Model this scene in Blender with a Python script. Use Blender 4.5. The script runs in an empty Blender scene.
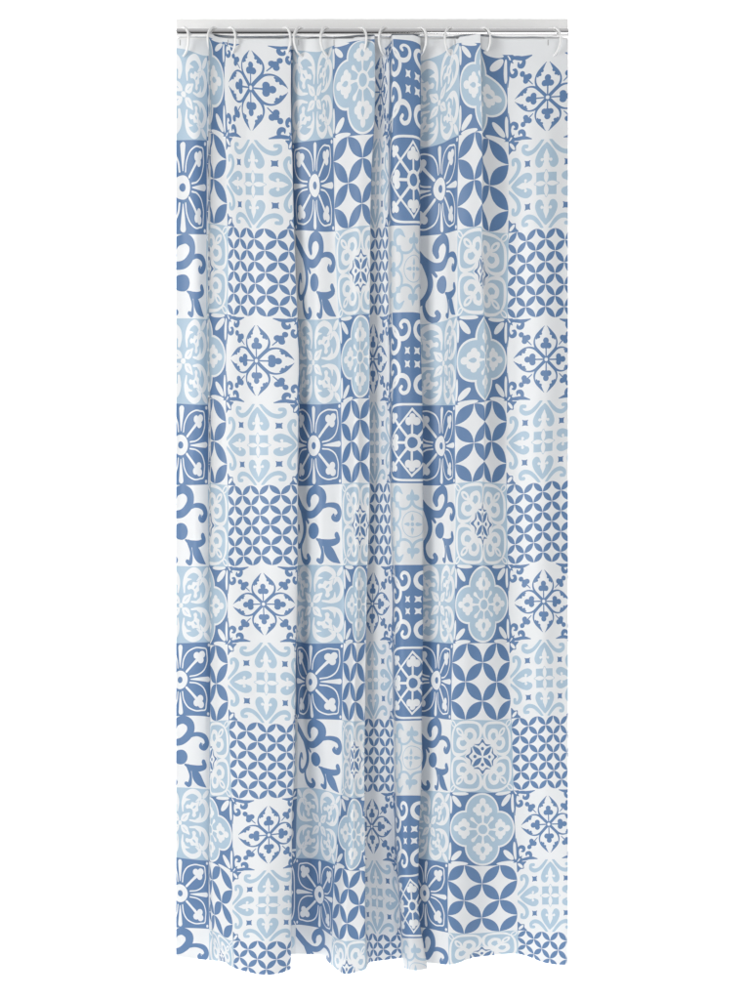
import bpy, math, numpy as np
from mathutils import Vector
from mathutils.geometry import delaunay_2d_cdt
S = bpy.context.scene
PI = math.pi

# ------------------------------------------------------------------ camera
PX = 465.0            # photograph pixels per metre at the curtain
DIST = 3.2            # camera to rod, metres
F = PX * DIST         # focal length in photograph pixels
ZC = 1.35             # camera height
cd = bpy.data.cameras.new('camera')
cam = bpy.data.objects.new('camera', cd)
S.collection.objects.link(cam)
cam.location = (0, -DIST, ZC)
cam.rotation_euler = (math.radians(90), 0, 0)
cd.sensor_fit = 'VERTICAL'; cd.sensor_height = 24.0
cd.lens = 24.0 * F / 1000.0
cd.clip_start = 0.05; cd.clip_end = 100
S.camera = cam

# ------------------------------------------------------------------ studio light
W = bpy.data.worlds.new('World'); S.world = W; W.use_nodes = True
nt = W.node_tree; nt.nodes.clear()
tc = nt.nodes.new('ShaderNodeTexCoord'); sp = nt.nodes.new('ShaderNodeSeparateXYZ')
rp = nt.nodes.new('ShaderNodeValToRGB'); ma = nt.nodes.new('ShaderNodeMapRange')
bg = nt.nodes.new('ShaderNodeBackground'); ow = nt.nodes.new('ShaderNodeOutputWorld')
nt.links.new(tc.outputs['Generated'], sp.inputs[0])
ma.inputs['From Min'].default_value = -1; ma.inputs['From Max'].default_value = 1
nt.links.new(sp.outputs['Z'], ma.inputs['Value']); nt.links.new(ma.outputs[0], rp.inputs[0])
cr = rp.color_ramp                      # invented surroundings: pale below and above, dark band added for the rod's reflection
cr.elements[0].position = 0.0; cr.elements[0].color = (.3, .3, .3, 1)
cr.elements[1].position = 1.0; cr.elements[1].color = (.62, .62, .63, 1)
for p, c in ((.38, .28), (.44, .03), (.58, .02), (.66, .27)):
    e = cr.elements.new(p); e.color = (c, c, c * 1.02, 1)
nt.links.new(rp.outputs[0], bg.inputs[0]); bg.inputs[1].default_value = 1.0
nt.links.new(bg.outputs[0], ow.inputs[0])

def area(name, loc, target, sx, sy, power, col=(1, 1, 1)):
    l = bpy.data.lights.new(name, 'AREA'); l.shape = 'RECTANGLE'; l.size = sx; l.size_y = sy
    l.energy = power; l.color = col
    o = bpy.data.objects.new(name, l); S.collection.objects.link(o); o.location = loc
    d = Vector(target) - Vector(loc); o.rotation_euler = d.to_track_quat('-Z', 'Y').to_euler()
    return o
area('softbox', (-2.0, -2.8, 2.0), (0, 0, 1.35), 1.3, 2.2, 61, (1, .995, .985))
area('softbox', (1.0, -3.9, 1.9), (0, 0, 1.3), 1.5, 1.1, 29, (.99, .995, 1))
area('added_backdrop_light', (-2.6, 1.4, 2.9), (-1.0, 3.3, 1.7), 1.2, 1.8, 150)  # this pair is added out of view to burn the backdrop white
area('added_backdrop_light', (2.6, 1.4, 2.9), (1.0, 3.3, 1.7), 1.2, 1.8, 150)
S.view_settings.view_transform = 'Standard'; S.view_settings.look = 'None'
S.view_settings.exposure = 0.0; S.view_settings.gamma = 1.0
S.render.film_transparent = False

# ------------------------------------------------------------------ helpers
def link(o, parent=None):
    S.collection.objects.link(o)
    if parent: o.parent = parent
    return o
def mesh_obj(name, verts, faces, mat, parent=None, smooth=True):
    m = bpy.data.meshes.new(name); m.from_pydata([tuple(v) for v in verts], [], faces)
    m.materials.append(mat); m.update()
    if smooth: m.polygons.foreach_set('use_smooth', [True] * len(m.polygons))
    return link(bpy.data.objects.new(name, m), parent)
def tag(o, label=None, cat=None, group=None, kind=None):
    if label: o['label'] = label
    if cat: o['category'] = cat
    if group: o['group'] = group
    if kind: o['kind'] = kind
    return o
def mat(name, col, rough=.5, metal=0.0, spec=.5, bump=0.0, bscale=300, vary=0.0, trans=0.0):
    m = bpy.data.materials.new(name); m.use_nodes = True; n = m.node_tree; n.nodes.clear()
    out = n.nodes.new('ShaderNodeOutputMaterial'); b = n.nodes.new('ShaderNodeBsdfPrincipled')
    b.inputs['Base Color'].default_value = (*col, 1); b.inputs['Roughness'].default_value = rough
    b.inputs['Metallic'].default_value = metal; b.inputs['Specular IOR Level'].default_value = spec
    t = n.nodes.new('ShaderNodeTexCoord')
    if vary:
        ns = n.nodes.new('ShaderNodeTexNoise'); ns.inputs['Scale'].default_value = 9; ns.inputs['Detail'].default_value = 5
        mx = n.nodes.new('ShaderNodeMix'); mx.data_type = 'RGBA'
        mx.inputs[6].default_value = (*[c * (1 - vary) for c in col], 1)
        mx.inputs[7].default_value = (*[min(1, c * (1 + vary)) for c in col], 1)
        n.links.new(t.outputs['Object'], ns.inputs['Vector']); n.links.new(ns.outputs[0], mx.inputs[0])
        n.links.new(mx.outputs[2], b.inputs['Base Color'])
    if bump:
        nb = n.nodes.new('ShaderNodeTexNoise'); nb.inputs['Scale'].default_value = bscale; nb.inputs['Detail'].default_value = 3
        bp = n.nodes.new('ShaderNodeBump'); bp.inputs['Strength'].default_value = bump; bp.inputs['Distance'].default_value = .002
        n.links.new(t.outputs['Object'], nb.inputs['Vector']); n.links.new(nb.outputs[0], bp.inputs['Height'])
        n.links.new(bp.outputs[0], b.inputs['Normal'])
    if trans:
        tr = n.nodes.new('ShaderNodeBsdfTranslucent'); ms = n.nodes.new('ShaderNodeMixShader')
        tr.inputs[0].default_value = (*col, 1); ms.inputs[0].default_value = trans
        n.links.new(b.outputs[0], ms.inputs[1]); n.links.new(tr.outputs[0], ms.inputs[2])
        n.links.new(ms.outputs[0], out.inputs[0])
    else:
        n.links.new(b.outputs[0], out.inputs[0])
    return m
def pt(px, py, dep=0.0):
    """photograph pixel at a depth (metres towards the camera) -> world point"""
    k = (DIST - dep) / F
    return Vector(((px - 375) * k, -dep, ZC - (py - 500) * k))

M_BACK = mat('backdrop_paper', (.93, .93, .93), .9, spec=.1)
M_WALL = mat('painted_wall', (.93, .925, .91), .8, spec=.2, bump=.15, bscale=120, vary=.01)
M_CHROME = mat('chrome', (.78, .775, .77), .09, 1.0)
M_RING = mat('ring_plastic', (.86, .86, .85), .3)
FAB = dict(rough=.4, spec=.55, bump=.10, bscale=900, trans=.07)
M_W = mat('fabric_white', (.815, .83, .84), **FAB)
M_L = mat('print_light_blue', (.425, .56, .675), **FAB)
M_D = mat('print_dark_blue', (.115, .218, .405), **FAB)
M_P = mat('print_pale_grey', (.735, .755, .77), **FAB)
M_STITCH = mat('stitch_grey', (.5, .5, .5), .8)

# ------------------------------------------------------------------ setting: white studio sweep, wall piece
prof = [(-6.0, 0.0), (1.8, 0.0)] + [(1.8 + 1.5 * math.sin(a), 1.5 - 1.5 * math.cos(a)) for a in np.linspace(.1, PI / 2, 14)] + [(3.3, 6.0)]
vs = [(x, y, z) for (y, z) in prof for x in (-7, 7)]
fs = [(2 * i, 2 * i + 1, 2 * i + 3, 2 * i + 2) for i in range(len(prof) - 1)]
tag(mesh_obj('backdrop', vs, fs, M_BACK), kind='structure')

def box(x0, x1, y0, y1, z0, z1, b=.0006):
    import bmesh
    bm = bmesh.new(); bmesh.ops.create_cube(bm, size=1)
    for v in bm.verts:
        v.co = Vector(((x0 + x1) / 2 + v.co.x * (x1 - x0), (y0 + y1) / 2 + v.co.y * (y1 - y0), (z0 + z1) / 2 + v.co.z * (z1 - z0)))
    bmesh.ops.bevel(bm, geom=bm.edges[:], offset=b, segments=2, affect='EDGES')
    m = bpy.data.meshes.new('m'); bm.to_mesh(m); bm.free(); return m
a = pt(176.3, 18.5, -.09); b_ = pt(568.3, 935, -.09)
m = box(a.x, b_.x, .09, .13, b_.z, a.z); m.materials.append(M_WALL)
wp = link(bpy.data.objects.new('wall_panel', m))
tag(wp, 'plain pale grey wall strip behind the chrome rod and curtain', 'wall')

# ------------------------------------------------------------------ chrome rod
def tube(path, rad, seg=24, closed=False, caps=True):
    n = len(path); vs = []; fs = []
    for i, p in enumerate(path):
        if closed: t = (path[(i + 1) % n] - path[i - 1]).normalized()
        else: t = (path[min(i + 1, n - 1)] - path[max(i - 1, 0)]).normalized()
        up = Vector((0, 0, 1)) if abs(t.z) < .99 else Vector((1, 0, 0))
        s = t.cross(up).normalized() if not closed else None
        if closed:
            c = sum(path, Vector()) / n; s = (p - c).normalized()
        u = t.cross(s).normalized()
        r = rad[i] if isinstance(rad, (list, tuple)) else rad
        for k in range(seg):
            a = 2 * PI * k / seg; vs.append(p + s * math.cos(a) * r + u * math.sin(a) * r)
    for i in range(n if closed else n - 1):
        for k in range(seg):
            j = (i + 1) % n
            fs.append((i * seg + k, i * seg + (k + 1) % seg, j * seg + (k + 1) % seg, j * seg + k))
    if caps and not closed:
        fs.append(tuple(range(seg))[::-1]); fs.append(tuple((n - 1) * seg + k for k in range(seg)))
    return vs, fs
RC = pt(375, 33.4); RR = 4.7 / PX
xa, xb = pt(176.4, 34).x, pt(568.2, 34).x
rx = [xa, xa + .0006, xa + .002] + list(np.linspace(xa + .02, xb - .02, 12)) + [xb - .002, xb - .0006, xb]
rr = [RR * .9, RR * .98, RR] + [RR] * 12 + [RR, RR * .98, RR * .9]
vs, fs = tube([Vector((x, 0, RC.z)) for x in rx], rr, 48)
rod = mesh_obj('curtain_rod', vs, fs, M_CHROME)
tag(rod, 'thin straight chrome rod carrying the white rings', 'curtain rod')

# ------------------------------------------------------------------ print: twelve tile designs, (colour, polygon) in centred coordinates, y up
def catmull(P, n=7):
    P = [np.array(p, float) for p in P]; out = []
    Q = [2 * P[0] - P[1]] + P + [2 * P[-1] - P[-2]]
    for i in range(1, len(Q) - 2):
        p0, p1, p2, p3 = Q[i - 1:i + 3]
        for t in np.arange(n) / n:
            out.append(.5 * ((2 * p1) + (p2 - p0) * t + (2 * p0 - 5 * p1 + 4 * p2 - p3) * t * t + (3 * p1 - p0 - 3 * p2 + p3) * t ** 3))
    out.append(P[-1]); return np.array(out)
def circ(x, y, r, n=20): return ell(x, y, r, r, 0, n)
def ell(x, y, a, b, deg=0, n=22):
    t = np.arange(n) * 2 * PI / n; c, s = math.cos(math.radians(deg)), math.sin(math.radians(deg))
    X = a * np.cos(t); Y = b * np.sin(t)
    return np.stack([x + X * c - Y * s, y + X * s + Y * c], 1)
def stroke(P, w, closed=False, n=6):
    """smooth ribbon through P, width per point; returned as convex pieces with round ends"""
    w = [w] * len(P) if not isinstance(w, (list, tuple)) else list(w)
    C = catmull([(p[0], p[1], ww) for p, ww in zip(P, w)], n)
    X, Wd = C[:, :2], np.maximum(C[:, 2], .004) / 2
    T = np.gradient(X, axis=0); T /= np.linalg.norm(T, axis=1)[:, None] + 1e-9
    N = np.stack([-T[:, 1], T[:, 0]], 1)
    A = X + N * Wd[:, None]; B = X - N * Wd[:, None]
    def cap(i, sgn):
        a0 = math.atan2(T[i, 1], T[i, 0]); th = np.linspace(-PI / 2, PI / 2, 7)[1:-1] + (a0 if sgn > 0 else a0 + PI)
        return X[i] + Wd[i] * np.stack([np.cos(th), np.sin(th)], 1)
    return np.concatenate([B, cap(-1, 1), A[::-1], cap(0, -1)])
def poly(*p): return np.array(p, float)
def smooth(*p):
    P = list(p); C = catmull([P[-1]] + P + [P[0]], 5); return C[5:-5]
def rot4(sh): 
    out = []
    for k in range(4):
        c, s = [(1, 0), (0, 1), (-1, 0), (0, -1)][k]
        for col, p in sh: out.append((col, np.stack([p[:, 0] * c - p[:, 1] * s, p[:, 0] * s + p[:, 1] * c], 1)))
    return out
def mx(sh): return sh + [(c, p * [-1, 1]) for c, p in sh]
def my(sh): return sh + [(c, p * [1, -1]) for c, p in sh]
def sw(sh): return sh + [(c, p[:, ::-1]) for c, p in sh]
Wt, Lt, Dk, Pl = 0, 1, 2, 3
TILE = {}
# -- leafy cross on light blue
q = [(Wt, smooth((.022, .028), (.02, .075), (.05, .125), (.1, .14), (.168, .155), (.15, .1), (.13, .05), (.075, .02)))]
q += sw([(Wt, stroke([(.05, .17), (.043, .29), (.085, .4), (.19, .455), (.29, .43), (.33, .37), (.262, .318)], [.024, .045, .062, .07, .072, .06, .014])),
         (Wt, stroke([(.05, .28), (.09, .33), (.165, .338)], [.05, .045, .01]))])
q += [(Wt, smooth((.325, .325), (.25, .30), (.195, .305), (.165, .262), (.125, .27), (.095, .24), (.115, .205), (.16, .215), (.2, .2), (.215, .16), (.205, .115), (.24, .095), (.27, .125), (.262, .165), (.305, .195), (.30, .25))), (Lt, ell(.238, .238, .032, .013, 45)), (Wt, ell(.428, .425, .078, .034, 48)), (Lt, stroke([(.06, .06), (.11, .11)], .008))]
TILE['A1'] = (Lt, my(mx(q)) + [(Wt, circ(0, 0, .034))])
# -- quatrefoil medallion
q = [(Wt, circ(0, .245, .25, 40)), (Wt, circ(0, -.245, .25, 40)), (Wt, circ(.245, 0, .25, 40)), (Wt, circ(-.245, 0, .25, 40)), (Wt, poly((-.24, -.24), (.24, -.24), (.24, .24), (-.24, .24)))]
q += [(Lt, circ(0, .245, .224, 40)), (Lt, circ(0, -.245, .224, 40)), (Lt, circ(.245, 0, .224, 40)), (Lt, circ(-.245, 0, .224, 40)), (Lt, poly((-.225, -.225), (.225, -.225), (.225, .225), (-.225, .225)))]
q += rot4([(Wt, ell(0, .375, .044, .052)), (Wt, circ(.052, .305, .045)), (Wt, circ(-.052, .305, .045)), (Wt, circ(.1, .262, .04)), (Wt, circ(-.1, .262, .04)),
           (Wt, circ(.055, .225, .044)), (Wt, circ(-.055, .225, .044)), (Wt, circ(0, .22, .035)), (Lt, ell(0, .272, .028, .042)), (Wt, stroke([(0, .2), (0, .12), (0, .07)], [.05, .022, .05])),
           (Wt, stroke([(.05, .05), (.09, .1), (.135, .15)], [.02, .02, .055]))])
q += [(Wt, circ(0, 0, .092)), (Lt, circ(0, 0, .062))]
q += rot4([(Wt, ell(-.382, .375, .105, .04, 133)), (Wt, ell(-.482, .33, .13, .026, 92)), (Wt, ell(-.33, .482, .13, .026, -2)), (Dk, poly((-.5, .5), (-.465, .5), (-.465, .465), (-.5, .465)))])
TILE['A2'] = (Dk, q)
# -- four petal flower on white
q = my([(Dk, stroke([(.03, .022), (.09, .085), (.15, .132), (.22, .145), (.29, .12), (.35, .065), (.4, .018)], [.03, .032, .026, .019, .017, .018, .006])),
        (Dk, stroke([(.25, .118), (.29, .096), (.33, .068), (.378, .034)], [.02, .03, .03, .01])),
        (Dk, circ(.27, .092, .018)), (Dk, circ(.31, .066, .017)), (Dk, circ(.168, .036, .036))])
q += [(Dk, stroke([(.028, 0), (.14, 0)], .017)), (Dk, circ(.228, 0, .037)), (Dk, circ(.19, 0, .034)), (Dk, circ(.16, 0, .03))]
q += [(Dk, stroke([(.175, .18), (.25, .255)], [.01, .02])), (Dk, circ(.222, .262, .034)), (Dk, circ(.265, .222, .034)), (Dk, circ(.258, .258, .034)), (Dk, circ(.3, .303, .032))]
q += sw([(Dk, stroke([(.46, .45), (.42, .468), (.36, .475), (.305, .46), (.285, .425), (.305, .388), (.345, .39), (.352, .42)], [.046, .036, .028, .034, .046, .054, .042, .018]))])
q += [(Dk, smooth((.5, .5), (.42, .5), (.43, .455), (.415, .415), (.455, .43), (.5, .42))), (Wt, ell(.47, .47, .03, .011, 45))]
e3 = my(mx([(Dk, stroke([(.45, .485), (.37, .465), (.28, .462), (.19, .482)], [.03, .036, .042, .012])), (Dk, stroke([(.5, .46), (.487, .38), (.484, .3), (.493, .16)], [.05, .045, .034, .008]))]))
TILE['A3'] = (Wt, rot4(q) + e3)
# -- white scrolls on dark
def swn(sh): return sh + [(c_, np.stack([-p[:, 1], -p[:, 0]], 1)) for c_, p in sh]
q = swn([(Wt, stroke([(-.37, .5), (-.355, .36), (-.29, .255), (-.17, .205), (-.08, .235), (-.045, .31), (-.075, .385), (-.145, .405), (-.19, .365), (-.165, .33)], [.03, .035, .045, .055, .055, .05, .046, .045, .045, .04]))])
q += [(Wt, smooth((-.115, .115), (-.075, .103), (-.035, .115), (-.047, .075), (-.035, .035), (-.075, .047), (-.115, .035), (-.103, .075))), (Wt, ell(-.43, .43, .05, .02, 135))]
TILE['A4'] = (Dk, my(mx(q)))
# -- wheel with trefoils on dark
q = [(Wt, stroke([(0, .175), (0, .3), (0, .445)], [.012, .045, .075])),
     (Wt, stroke([(.042, .165), (.06, .28), (.125, .38), (.24, .437), (.35, .43), (.425, .425 - .0), (.43, .35), (.437, .24), (.38, .125), (.28, .06), (.165, .042)], .02)),
     (Wt, stroke([(.11, .11), (.2, .2), (.27, .265)], [.035, .036, .045])), (Wt, circ(.262, .325, .048)), (Wt, circ(.325, .262, .048)), (Wt, circ(.345, .335, .05)), (Wt, circ(.3, .3, .045)),
     (Wt, circ(.462, .462, .022))]
q[1] = (Wt, stroke([(.042, .165), (.06, .28), (.125, .38), (.24, .43), (.34, .425), (.41, .41), (.425, .34), (.43, .24), (.38, .125), (.28, .06), (.165, .042)], .02))
TILE['B1'] = (Dk, rot4(q) + [(Wt, circ(0, 0, .128, 32)), (Dk, circ(0, 0, .045))])
# -- interlocking circles
def lens(x0, y0, x1, y1, sag=.195, n=8, sh=.0):
    A = np.array([x0, y0]); B = np.array([x1, y1]); d = B - A; A = A + d * sh; B = B - d * sh; d = B - A
    nn = np.array([-d[1], d[0]]); t = np.linspace(0, 1, n)
    k = 4 * t * (1 - t) * sag
    top = A + d * t[:, None] + nn * k[:, None]; bot = A + d * t[:, None] - nn * k[:, None]
    return np.concatenate([top, bot[::-1][1:-1]])
def circles(n, sag, sh):
    out = []
    for i in range(-1, n + 1):
        for j in range(0, n + 1):
            if (i + j) % 2:
                for dy in (-1, 1):
                    if 0 <= i + 1 <= n + 1 and -1 <= j + dy <= n + 1 and (0 <= i or i + 1 >= 0):
                        a = (i / n - .5, j / n - .5); b = ((i + 1) / n - .5, (j + dy) / n - .5)
                        if max(a[0], b[0]) > -.5 and min(a[0], b[0]) < .5 and max(a[1], b[1]) > -.5 and min(a[1], b[1]) < .5:
                            out.append((Dk, lens(*a, *b, sag=sag, n=10 if n < 6 else 7, sh=sh)))
    return out
TILE['B2'] = (Wt, circles(4, .215, .008))
TILE['C3'] = (Wt, circles(8, .205, .012) + [(Lt, poly((-.5, .5), (-.5, -.5), (-.492, -.5), (-.492, .5)))])
# -- light hearts on white
hh = [(.055, .42), (.105, .355), (.138, .28), (.138, .225), (.112, .188), (.08, .18), (.05, .198), (.034, .235)]
q = [(Lt, smooth((0, .468), *hh, (0, .25), *[(-a, b) for a, b in hh[::-1]]))]
q += [(Wt, smooth((0, .395), (.02, .35), (.036, .31), (.03, .25), (.026, .19), (0, .15), (-.026, .19), (-.03, .25), (-.036, .31), (-.02, .35)))] + mx([(Wt, circ(.055, .268, .019)), (Wt, stroke([(0, .285), (.055, .268)], .02))])
q += [(Dk, poly((.203, .277), (.277, .277), (.277, .203), (.203, .203))), (Wt, ell(.24, .285, .03, .018)), (Wt, ell(.285, .24, .018, .03)), (Wt, ell(.24, .195, .03, .018)), (Wt, ell(.195, .24, .018, .03))]
q += [(Dk, poly((.209, .271), (.271, .271), (.271, .209), (.209, .209)))]
q += mx([(Lt, stroke([(-.045, .5), (-.11, .42), (-.17, .37), (-.24, .355), (-.292, .385), (-.292, .435), (-.25, .437)], [.03, .046, .05, .056, .05, .042, .044]))])
q += [(Dk, smooth((.5, .5), (.36, .5), (.395, .45), (.4, .4), (.45, .395), (.5, .36))), (Wt, ell(.447, .447, .05, .021, 45))]
c = [(Lt, poly((-.125, -.125), (.125, -.125), (.125, .125), (-.125, .125)))] + rot4([(Lt, stroke([(-.022, .12), (0, .155), (.022, .12)], .006)), (Wt, lens(0, 0, 0, .148, .2))])
TILE['B3'] = (Wt, rot4(q) + c)
# -- diamond wheel on dark
t = np.linspace(0, 2 * PI, 60, endpoint=False)
se = lambda r: np.stack([r * np.sign(np.cos(t)) * np.abs(np.cos(t)) ** .5, r * np.sign(np.sin(t)) * np.abs(np.sin(t)) ** .5], 1)
q = rot4([(Wt, stroke([(0, .1), (0, .26)], .034)), (Wt, circ(-.055, .262, .05)), (Wt, circ(.055, .262, .05)), (Wt, circ(0, .315, .045)),
          (Wt, stroke([(.06, .06), (.27, .27)], .036)), (Wt, circ(.27, .32, .04)), (Wt, circ(.32, .27, .04)), (Wt, circ(.33, .33, .035))])
TILE['B4'] = (Dk, [(Wt, se(.478)), (Dk, se(.45)), (Wt, poly((0, .43), (.43, 0), (0, -.43), (-.43, 0))), (Dk, poly((0, .392), (.392, 0), (0, -.392), (-.392, 0)))] + q
              + rot4([(Wt, ell(.472, .472, .05, .014, 45))]) + [(Wt, circ(0, 0, .112)), (Dk, circ(0, 0, .07))])
# -- acanthus with ball on white
def c1(x, y):
    u = (x - 70) / 510; v = (y - 85 - 25 * u) / (765 + 60 * u); return (u - .5, .5 - v)
def cs(*p): return (Dk, stroke([c1(a, b) for a, b, w in p], [w / 580 for a, b, w in p]))
q = [cs((272, 285, 36), (262, 230, 55), (285, 165, 60), (345, 140, 66), (400, 195, 76), (395, 290, 70), (325, 375, 60), (250, 375, 56), (185, 315, 56), (135, 245, 60), (60, 150, 60)),
     cs((390, 325, 30), (460, 308, 34), (530, 335, 46), (555, 400, 50), (532, 452, 52), (498, 440, 50), (497, 415, 22)),
     cs((180, 310, 50), (212, 430, 42), (222, 530, 40), (198, 620, 38), (150, 675, 40), (110, 640, 38), (105, 550, 34), (130, 475, 34), (150, 540, 10)),
     cs((205, 600, 20), (178, 700, 24), (200, 805, 34), (245, 855, 44), (278, 830, 42), (264, 790, 36)),
     cs((222, 385, 30), (262, 460, 22)),
     cs((350, 638, 14), (410, 682, 50), (480, 692, 50), (535, 670, 42), (524, 620, 46)),
     cs((378, 660, 36), (402, 760, 24), (402, 830, 34), (392, 868, 40), (366, 850, 30)),
     cs((415, 700, 20), (450, 765, 80), (490, 840, 74), (548, 908, 6))]
bx, by = c1(307, 550); q.append((Dk, ell(bx + .02, by, .105, .104)))
TILE['C1'] = (Wt, q)
# -- white loops and dark star on light blue
q = sw([(Wt, stroke([(-.425, .40), (-.33, .455), (-.2, .47), (-.08, .455), (-.025, .39), (-.035, .28), (-.09, .215), (-.16, .16)], [.02, .035, .04, .036, .05, .036, .035, .05])),])
q = [(c_, p) for c_, p in q]
def swn(sh): return sh + [(c_, np.stack([-p[:, 1], -p[:, 0]], 1)) for c_, p in sh]
q = swn([(Wt, stroke([(-.425, .40), (-.33, .455), (-.2, .47), (-.08, .455), (-.025, .39), (-.035, .28), (-.09, .215), (-.16, .16)], [.02, .035, .04, .036, .05, .036, .035, .05])),
         (Wt, stroke([(-.19, .19), (-.125, .245), (-.115, .31), (-.165, .362), (-.235, .345), (-.245, .29)], [.06, .055, .055, .06, .055, .05])),
         (Wt, stroke([(-.2, .2), (-.28, .28)], [.06, .05]))])
q += [(Wt, ell(-.335, .335, .075, .042, 135)), (Lt, ell(-.335, .335, .036, .014, 135)), (Wt, ell(-.45, .445, .062, .036, 135)), (Lt, ell(-.45, .445, .04, .018, 135))]
st = rot4([(Wt, poly((0, .26), (.14, .18), (0, .0), (-.14, .18)))]) + rot4([(Dk, smooth((-.13, .17), (-.05, .18), (0, .245), (.05, .18), (.13, .17), (.06, .148), (0, .196), (-.06, .148))),
     (Dk, lens(.012, .012, .14, .14, .2)), (Dk, circ(0, .112, .024))])
TILE['C2'] = (Lt, my(mx(q)) + st)
# -- fleurs round a small circle on pale grey
q = mx([(Lt, circ(-.05, .325, .038)), (Lt, stroke([(-.25, .235), (-.18, .192), (-.1, .19), (-.035, .225), (0, .28)], [.04, .032, .032, .034, .045]))])
q += [(Lt, smooth((0, .43), (.03, .37), (.032, .32), (0, .25), (-.032, .32), (-.03, .37)))]
q += mx(sw([(Lt, stroke([(.265, .25), (.30, .34), (.28, .41), (.215, .43), (.145, .37)], [.02, .05, .085, .07, .01]))]))
q += [(Lt, poly((.205, .275), (.275, .275), (.275, .205), (.205, .205)))]
c = [(Lt, circ(0, 0, .163, 36)), (Pl, circ(0, 0, .153, 36)), (Lt, circ(0, 0, .026))] + rot4([(Lt, smooth((0, .13), (.024, .065), (0, .04), (-.024, .065)))])
TILE['C4'] = (Pl, rot4(q) + c)

NU, NV = 20, 7
def build_tile(bgc, shapes):
    V = []; E = []
    def add(p, closed=True):
        b = len(V); V.extend([Vector((float(a), float(c))) for a, c in p]); n = len(p)
        E.extend((b + i, b + (i + 1) % n) for i in range(n if closed else n - 1))
    for c, p in shapes: add(np.clip(p, -.62, .62))
    for i in range(NU + 1): x = i / NU - .5; add([(x, -.5), (x, .5)], False)
    for y in [j / NV - .5 for j in range(NV + 1)] + [.05]: add([(-.5, y), (.5, y)], False)
    r = delaunay_2d_cdt(V, E, [], 0, 1e-5, False)
    P = np.array([(v.x, v.y) for v in r[0]]); T = np.array([f for f in r[2] if len(f) == 3])
    C = P[T].mean(1); ok = (np.abs(C) < .5).all(1)
    A = P[T]; ar = np.abs((A[:, 1, 0] - A[:, 0, 0]) * (A[:, 2, 1] - A[:, 0, 1]) - (A[:, 2, 0] - A[:, 0, 0]) * (A[:, 1, 1] - A[:, 0, 1]))
    ok &= ar > 1e-9
    T = T[ok]; C = C[ok]; col = np.full(len(T), bgc)
    for c, p in shapes:
        lo, hi = p.min(0), p.max(0); idx = np.nonzero((C >= lo).all(1) & (C <= hi).all(1))[0]
        if not len(idx): continue
        c0 = C[idx]; w = np.zeros(len(idx), int)
        for a, b in zip(p, np.roll(p, -1, 0)):
            cross = (b[0] - a[0]) * (c0[:, 1] - a[1]) - (c0[:, 0] - a[0]) * (b[1] - a[1])
            w += ((a[1] <= c0[:, 1]) & (b[1] > c0[:, 1]) & (cross > 0)).astype(int)
            w -= ((a[1] > c0[:, 1]) & (b[1] <= c0[:, 1]) & (cross < 0)).astype(int)
        col[idx[w != 0]] = c
    used, inv = np.unique(T, return_inverse=True)
    a = P[T]; s = ((a[:, 1, 0] - a[:, 0, 0]) * (a[:, 2, 1] - a[:, 0, 1]) - (a[:, 2, 0] - a[:, 0, 0]) * (a[:, 1, 1] - a[:, 0, 1]))
    T2 = inv.reshape(T.shape)
    T2[s < 0] = T2[s < 0][:, ::-1]
    return P[used], T2, col

# ------------------------------------------------------------------ how the cloth hangs: folds measured in pixels and metres
def pchip(xk, yk, x):
    """monotone cubic, yk may be (n, m)"""
    yk = np.asarray(yk, float); xk = np.asarray(xk, float)
    if yk.ndim == 1: yk = yk[:, None]
    h = np.diff(xk)[:, None]; d = np.diff(yk, axis=0) / h
    m = np.zeros_like(yk); m[0] = d[0]; m[-1] = d[-1]
    w1 = 2 * h[1:] + h[:-1]; w2 = h[1:] + 2 * h[:-1]
    with np.errstate(divide='ignore', invalid='ignore'):
        hm = (w1 + w2) / (w1 / d[:-1] + w2 / d[1:])
    m[1:-1] = np.where(d[:-1] * d[1:] > 0, hm, 0)
    i = np.clip(np.searchsorted(xk, x) - 1, 0, len(xk) - 2); t = ((x - xk[i]) / (xk[i + 1] - xk[i]))[:, None]; hh = h[i]
    return ((2 * t ** 3 - 3 * t ** 2 + 1) * yk[i] + (t ** 3 - 2 * t ** 2 + t) * hh * m[i] + (-2 * t ** 3 + 3 * t ** 2) * yk[i + 1] + (t ** 3 - t ** 2) * hh * m[i + 1])

VX = [-.13, .5, 1.5, 2.5, 3.5, 4.5, 5.5, 6.5, 7.5, 8.5, 9.5, 10.5, 11.45]
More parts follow.
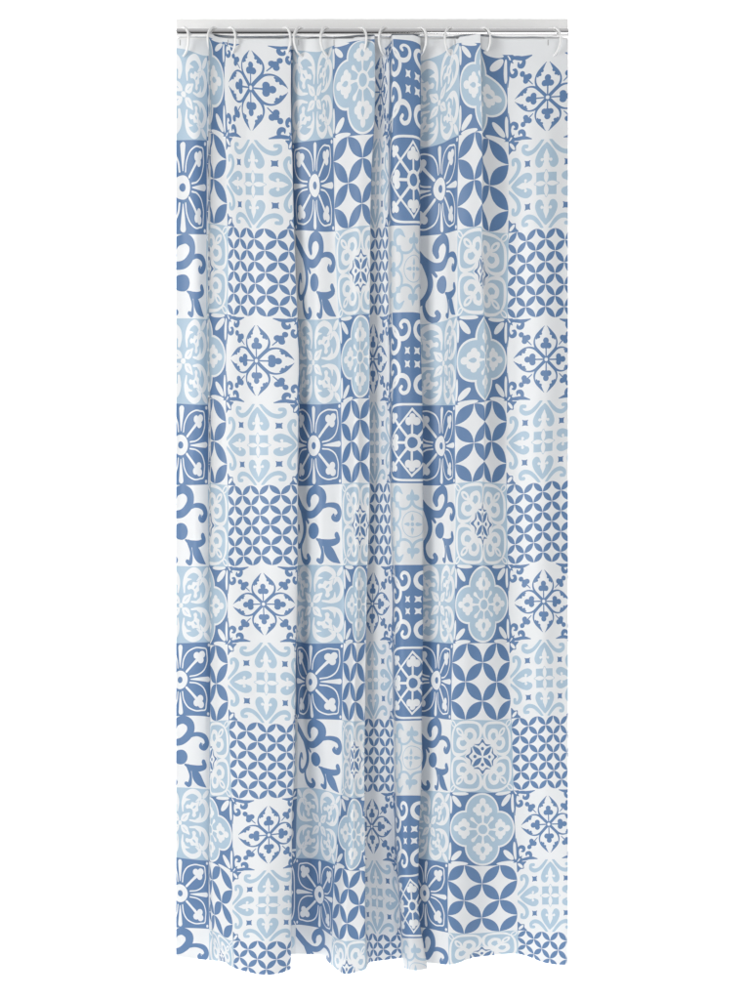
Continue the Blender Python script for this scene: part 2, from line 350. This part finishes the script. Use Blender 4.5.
# key -> (u values, x values) at the stations VX (single number = all the same)
def L13(a): return list(a) if isinstance(a, (list, tuple)) else [a] * 13
KEYS = [
 (.42, 176),
 (.5, [184, 184, 183, 184, 183, 181, 183, 180.7, 180, 182, 180, 180, 180]),
 (1.0, [207, 207, 207, 206.5, 207, 207.6, 209, 210, 210.5, 209.5, 210, 208.7, 208.5]),
 ([1.25] * 10 + [1.2, 1.12, 1.04], [219, 219, 220, 220, 220, 220, 221, 222, 222, 222, 219, 213, 211]),
 ([1.55] * 7 + [1.52, 1.5, 1.48, 1.4, 1.25, 1.1], [209, 208, 208, 208, 208, 208.5, 209, 210, 210, 209.5, 210, 210.5, 213.5]),
 (2.0, [225, 224.5, 226.6, 227.3, 226.6, 227, 227.3, 228, 228, 229, 232, 233.5, 234.5]),
 (2.5, [251, 251, 253, 254.5, 256, 258.8, 260, 263.3, 266.5, 267, 267.9, 267.3, 267]),
 ([3.0, 3.0, 3.02, 3.03, 3.04, 3.06, 3.04, 3.0, 2.97, 2.95, 2.9, 2.87, 2.87], [292, 291.5, 293, 296, 298.5, 299, 298.6, 297, 295.5, 295.5, 291.5, 291, 291]),
 ([3.5] * 13, [284, 284, 284, 286, 288, 289, 289, 287, 286, 286, 283, 283, 284]),
 ([4.02, 4.02, 4.02, 4.04, 4.1, 4.15, 4.15, 4.13, 4.06, 4.0, 4.0, 4.0, 4.0], [293, 293, 294, 298, 299, 299.5, 299.5, 299, 298, 297, 296.7, 296, 296]),
 (4.5, [316, 315.5, 315.6, 315, 313.4, 313.4, 314, 312, 311, 315, 319.3, 320, 319]),
 (5.0, [332, 332, 334.4, 336.7, 340.8, 341.4, 342, 344, 343, 342.6, 337, 332.7, 331]),
 (5.5, [362, 362.2, 362, 361, 360, 360, 360, 359, 356, 354.8, 353.5, 347, 346]),
 ([5.72, 5.72, 5.74, 5.76, 5.76, 5.76, 5.76, 5.8, 5.82, 5.84, 5.9, 5.95, 5.97], [375, 375.3, 371, 370, 369.7, 369.5, 368.5, 367, 365, 365, 365, 365, 367]),
 ([6.1] * 13, [366, 366, 362, 361, 361, 361, 360, 360, 360, 360, 361, 364, 368]),
 (6.5, [381, 381, 376, 375, 373, 375, 374, 372.5, 373, 374, 372, 376.7, 378]),
 (7.0, [389, 389, 388.5, 388.7, 389.6, 390.5, 390.5, 391.9, 392.7, 394, 395, 398.5, 402]),
 (7.14, [392, 392, 392, 392.5, 392.2, 392.8, 393, 394.2, 395, 396, 397, 400, 403.6]),
 (7.5, [412, 412, 413, 414, 412, 412, 413, 411.3, 412.5, 410.8, 409, 412, 415]),
 ([7.66] * 13, [420.5, 420.5, 419.5, 420, 421.3, 423, 424, 422.8, 422, 422, 419.5, 418.7, 427]),
 ([8.0] * 13, [414, 414, 413, 414, 415, 417, 418, 417, 416, 415, 413, 411, 417]),
 (8.5, [440, 439.5, 441, 443, 444, 441, 441, 440, 436.7, 434, 430, 425, 429]),
 (9.0, [459, 459, 458, 457.5, 456.8, 455.5, 455, 454.8, 451.5, 450.8, 449.5, 448, 449]),
 ([9.42, 9.42, 9.42, 9.42, 9.43, 9.43, 9.46, 9.47, 9.47, 9.47, 9.47, 9.47, 9.47], [480.5, 480.5, 481.3, 481.5, 485, 485, 481.5, 482, 480, 480.5, 480.5, 480, 480]),
 ([9.62, 9.62, 9.6, 9.6, 9.57, 9.57, 9.54] + [9.53] * 6, [481.6, 481.6, 482.3, 482.6, 486.2, 486.3, 483.6, 485.5, 484, 484.5, 485, 484, 484]),
 (10.0, [508, 508.5, 508, 507, 506.5, 507, 507.3, 508.7, 510, 511.9, 514.8, 517.5, 518]),
 (10.5, [549, 549, 546.5, 545, 545.6, 542.8, 543, 544, 544.7, 546, 549, 550, 550]),
 ([10.72, 10.72, 10.75, 10.8, 10.8, 10.84, 10.85, 10.87, 10.87, 10.9, 10.78, 10.77, 10.77], 568),
]
#      top    v=3   v=7   hem
DEP = [(0, 0, 0, 0), (.004, .006, .004, .005), (-.008, -.006, -.004, .005), (-.012, -.014, -.012, .012), (.03, .03, .036, .02), (.012, .026, .036, .062), (.008, .026, .04, .10),
       (.012, .024, .034, .06), (-.02, -.03, -.034, -.02), (-.008, -.014, -.018, -.03), (.004, .004, .0, -.025), (.002, .012, .02, .045), (.015, .03, .04, .10),
       (.018, .032, .036, .09), (-.010, -.012, -.012, .03), (-.002, -.003, -.002, .0), (0, 0, 0, -.01), (.024, .028, .03, .05), (.028, .044, .05, .088), (.022, .036, .04, .075),
       (-.01, -.012, -.01, .01), (-.002, .006, .012, .03), (.012, .026, .03, .045), (.032, .038, .034, .0), (.028, .034, .032, -.004), (.002, -.002, .0, -.02), (.006, .012, .014, .02), (.002, .006, .01, .04)]
assert len(DEP) == len(KEYS)
YV = [-.13, 0, 1, 2, 3, 4, 5, 6, 7, 8, 9, 10, 11, 11.45]
YT = {
 .42: [38, 48, 140.6, 234, 319, 404, 485, 566, 642, 716, 788, 858, 927.5, 957],
 1.0: [38, 56, 140.6, 234, 319, 404, 485, 566, 643, 717, 789, 861, 929, 960],
 1.55: [33, 37, 131, 223, 313, 399, 483, 565, 644, 721, 798, 863, 932, 961.5],
 2.0: [38, 42, 137, 226, 315, 401, 484, 566, 644, 722, 798, 871, 941, 968],
 2.5: [38, 44, 139, 228, 317, 403.6, 484.8, 566, 643.5, 723, 797.5, 871, 941, 974.5],
 3.0: [38, 46, 141, 230, 318, 404, 485, 566, 643, 722, 796, 869, 938, 965],
 4.1: [38, 50, 142, 231, 319, 404, 485.5, 566, 642, 718, 787, 859, 925, 954],
 4.5: [38, 52, 142, 231.6, 319.5, 404, 485.6, 565.6, 643, 719, 789, 860, 928, 954.5],
 5.0: [38, 46, 138, 230, 318, 402.5, 485, 565.4, 643, 720, 795, 865, 936, 965],
 5.5: [37, 40, 134, 226, 314.5, 399, 483, 565, 643, 720.7, 798.7, 870.7, 941, 974],
 5.76: [36, 39, 134, 226, 314, 399, 483, 565, 643, 720.7, 798, 870, 940, 972],
 6.3: [38, 48, 138, 228, 316, 402, 483, 565, 641, 719, 792, 861, 933, 961],
 7.0: [38, 44, 136, 227, 315, 402, 483, 565, 642, 719, 792, 864, 934, 958],
 7.15: [35, 39, 133, 225.5, 313, 401, 483, 564.6, 645, 720.7, 796, 872, 938, 969],
 7.5: [35, 41, 133, 225, 312.6, 401, 483, 564.6, 645, 720.7, 796, 873, 938.7, 971],
 7.66: [38, 46, 136, 226, 314, 401, 483, 564.6, 645, 720.7, 796, 871, 938, 968],
 8.1: [38, 62, 149.5, 237, 324, 406, 485, 565, 642, 716, 789, 857, 926.7, 961],
 8.5: [38, 55, 145, 234, 321, 405.5, 485, 565, 642.5, 717, 790, 860, 929, 964],
 9.0: [37, 43, 136, 230, 316.5, 404, 484, 565, 643, 719.5, 793, 864, 932, 964],
 9.42: [33.5, 43, 131, 226, 314, 402, 483, 564.6, 643.3, 720, 792.5, 865, 933, 957.5],
 9.62: [36, 48, 136, 229, 316, 402, 483, 564.6, 643.3, 720, 792.5, 865, 933, 957],
 10.0: [38, 55, 141, 232.7, 319.6, 402, 483, 564.6, 642, 718, 790.7, 863, 932, 954.7],
 10.5: [38, 52, 139, 228.7, 317, 399.4, 482, 563, 639, 716, 789, 860, 930.7, 962],
 10.9: [38, 50, 139, 228, 316, 399, 481, 562, 639, 715.5, 788, 859, 930, 965],
}
U0, U1 = .42, 10.9
V0, V1 = -.13, 11.45
GU, GV = 2400, 300
gu = np.linspace(U0, U1, GU); gv = np.linspace(V0, V1, GV)
ku = pchip(VX, np.array([L13(k[0]) for k in KEYS]).T, gv)
kx = pchip(VX, np.array([L13(k[1]) for k in KEYS]).T, gv)
kd = pchip([V0, 3, 7, V1], np.array(DEP).T, gv)
yu = sorted(YT); ky = pchip(YV, np.array([YT[u] for u in yu]).T, gv)
GX = np.zeros((GV, GU)); GD = np.zeros((GV, GU)); GY = np.zeros((GV, GU))
for j in range(GV):
    r = pchip(ku[j], np.stack([kx[j], kd[j]], 1), np.minimum(gu, ku[j][-1]))
    GX[j] = r[:, 0]; GD[j] = r[:, 1]
    GY[j] = pchip(yu, ky[j], gu)[:, 0]
# soft creases left from packing and gentle vertical waves
uu, vv = np.meshgrid(gu, gv)
rng = np.random.RandomState(4)
W_ = np.zeros_like(uu)
for _ in range(16):
    fu, fv, ph = rng.uniform(3, 10), rng.uniform(-.35, .35), rng.uniform(0, 6.28)
    W_ += .0008 * np.sin(fu * uu + fv * vv + ph) * (1 + .6 * np.sin(.5 * vv + ph * 2))
for _ in range(14):
    fu, fv, ph = rng.uniform(-2, 2), rng.uniform(1.5, 5), rng.uniform(0, 6.28)
    W_ += .00022 * np.sin(fu * uu + fv * vv + ph)
for _ in range(14):
    fu, fv, ph = rng.uniform(8, 26), rng.uniform(-7, 7), rng.uniform(0, 6.28)
    W_ += .00005 * np.sin(fu * uu + fv * vv + ph) * (1 + np.sin(.9 * vv + .7 * uu + ph * 3))
for _ in range(8):                                  # the print wanders a little with the slack of the cloth
    fu, fv, ph = rng.uniform(1, 6), rng.uniform(.8, 3.5), rng.uniform(0, 6.28)
    GY += .3 * np.sin(fu * uu + fv * vv + ph) * np.clip(vv, 0, 1)
    GX += .22 * np.sin(.6 * fu * uu - fv * vv + ph * 2) * np.clip((568 - GX) / 12, 0, 1) * np.clip((GX - 176) / 12, 0, 1)
GD = GD + W_ * np.clip((vv + .1) / .8, 0, 1)
def smooth_u(A, n):
    k = np.hanning(2 * n + 1); k /= k.sum()
    P = np.concatenate([2 * A[:, :1] - A[:, n:0:-1], A, 2 * A[:, -1:] - A[:, -2:-n - 2:-1]], 1)
    return np.apply_along_axis(lambda a: np.convolve(a, k, 'valid'), 1, P)
GY = smooth_u(GY, 8); GD = smooth_u(GD, 8); GX = smooth_u(GX, 4)
sm_ = np.clip((GD - .0105) / .005, 0, 1); sm_ = sm_ * sm_ * (3 - 2 * sm_)
GY = np.maximum(GY, 39.0 - 6.5 * sm_ + (vv - V0) * 3)
K_ = (DIST - GD) / F
G = np.stack([(GX - 375) * K_, -GD, ZC - (GY - 500) * K_], 2)
dU = np.gradient(G, axis=1); dV = np.gradient(G, axis=0)
GN = np.cross(dU, -dV); GN /= np.linalg.norm(GN, axis=2)[:, :, None] + 1e-12
GN = -GN if GN[:, :, 1].mean() > 0 else GN
UEND = ku[:, -1]                                    # the cloth's right edge, in tile units
def look(A, u, v):
    fu = np.clip((u - U0) / (U1 - U0) * (GU - 1), 0, GU - 1.001); fv = np.clip((v - V0) / (V1 - V0) * (GV - 1), 0, GV - 1.001)
    i = fu.astype(int); j = fv.astype(int); a = (fu - i)[:, None]; b = (fv - j)[:, None]
    return (A[j, i] * (1 - a) + A[j, i + 1] * a) * (1 - b) + (A[j + 1, i] * (1 - a) + A[j + 1, i + 1] * a) * b
def cloth_obj(name, U, V, T, C, mats, parent):
    # squeeze to the cloth's own ends
    ue = np.interp(V, gv, UEND); U = np.clip(U, U0, ue)
    V = np.clip(V, V0, V1)
    P = look(G, U, V); N = look(GN, U, V); N /= np.linalg.norm(N, axis=1)[:, None]
    A = P[T]; ar = np.linalg.norm(np.cross(A[:, 1] - A[:, 0], A[:, 2] - A[:, 0]), axis=1)
    k = ar > 1e-12; T = T[k]; C = C[k]
    used, inv = np.unique(T, return_inverse=True); P = P[used]; N = N[used]; T = inv.reshape(T.shape)
    A = P[T]; fn = np.cross(A[:, 1] - A[:, 0], A[:, 2] - A[:, 0]); s = (fn * N[T[:, 0]]).sum(1)
    T[s < 0] = T[s < 0][:, ::-1]
    m = bpy.data.meshes.new(name)
    m.vertices.add(len(P)); m.vertices.foreach_set('co', P.astype('f').ravel())
    m.loops.add(3 * len(T)); m.loops.foreach_set('vertex_index', T.astype('i').ravel())
    m.polygons.add(len(T)); m.polygons.foreach_set('loop_start', np.arange(0, 3 * len(T), 3, dtype='i'))
    for x in mats: m.materials.append(x)
    m.polygons.foreach_set('material_index', C.astype('i'))
    m.update(calc_edges=True)
    m.polygons.foreach_set('use_smooth', np.ones(len(T), bool))
    m.normals_split_custom_set_from_vertices(N.astype('f').tolist())
    return link(bpy.data.objects.new(name, m), parent)

root = bpy.data.objects.new('shower_curtain', None); link(root)
tag(root, 'long hanging shower curtain printed with blue and white patterned tiles', 'shower curtain')
tiles = {k: build_tile(*v) for k, v in TILE.items()}
Us, Vs, Ts, Cs = [], [], [], []; base = 0
for row in range(12):
    for colm in range(11):
        P, T, C = tiles['ABC'[row % 3] + '1234'[colm % 4]]
        U = P[:, 0] + .5 + colm; V = .5 - P[:, 1] + row
        cu = U[T].min(1); cv = V[T].mean(1); cm = U[T].max(1)
        k = (cm > U0) & (cv < V1) & (cu < 10.92)
        if not k.any(): continue
        Us.append(U); Vs.append(V); Ts.append(T[k] + base); Cs.append(C[k]); base += len(U)
panel = cloth_obj('printed_panel', np.concatenate(Us), np.concatenate(Vs), np.concatenate(Ts), np.concatenate(Cs), [M_W, M_L, M_D, M_P], root)
print('panel faces', len(panel.data.polygons))
# plain white top hem
nu, nv = 420, 4
U = np.tile(np.linspace(U0, 10.9, nu), nv); V = np.repeat(np.linspace(V0, 0, nv), nu)
T = []
for j in range(nv - 1):
    for i in range(nu - 1):
        a = j * nu + i; T += [(a, a + 1, a + nu + 1), (a, a + nu + 1, a + nu)]
cloth_obj('top_hem', U, V, np.array(T), np.zeros(len(T), int), [M_W], root)

# buttonholes worked in the hem beside the rings
jv = int((-.065 - V0) / (V1 - V0) * (GV - 1))
for bx_ in (180, 228, 298.5, 334, 455, 548):
    near = np.nonzero(np.abs(GX[jv] - bx_) < 1.0)[0]; i_ = near[np.argmax(GD[jv][near])]
    dp = GD[jv, i_] + .0008; c_ = pt(bx_, 42.5, dp)
    m = box(c_.x - .0009, c_.x + .0009, c_.y - .0005, c_.y + .0012, c_.z - .006, c_.z + .006, .0003); m.materials.append(M_STITCH)
    link(bpy.data.objects.new('buttonhole', m), root)

# ------------------------------------------------------------------ rings
def make_ring(px, side, label):
    cx = px - side * 7; c = pt(cx, 42.2); R = 14.0 / PX
    h = Vector((side * 7.0 / PX, -math.sqrt(14.0 ** 2 - 49) / PX, 0))
    path = [c + h * math.sin(a) + Vector((0, 0, R * math.cos(a))) for a in np.linspace(0, 2 * PI, 56, endpoint=False)]
    vs, fs = tube(path, 1.25 / PX, 10, closed=True)
    org = c + Vector((0, 0, R))
    o = mesh_obj('curtain_ring', [v - org for v in vs], fs, M_RING); o.location = org
    return tag(o, label, 'curtain ring', 'white rings on the chrome rod')
RINGS = [(190, 1, 'white plastic ring nearest the left end of the rod'),
 (209, -1, 'white plastic ring partly behind the narrow fold top at the left'),
 (236.5, 1, 'white plastic ring just right of the narrow left fold'),
 (291, 1, 'left one of the two crossing white rings'),
 (294.5, -1, 'right one of the two crossing white rings'),
 (321, -1, 'white plastic ring next to the right of the two crossing rings'),
 (366.5, 1, 'white plastic ring above the right side of the first large medallion tile'),
 (379, -1, 'white plastic ring just left of the raised dark scroll fold'),
 (426, 1, 'white plastic ring just right of the raised dark scroll fold'),
 (444.5, -1, 'white plastic ring left of the raised medallion fold'),
 (489.5, 1, 'white plastic ring right of the raised medallion fold'),
 (559, 1, 'white plastic ring nearest the right end of the rod')]
for r in RINGS: make_ring(*r)
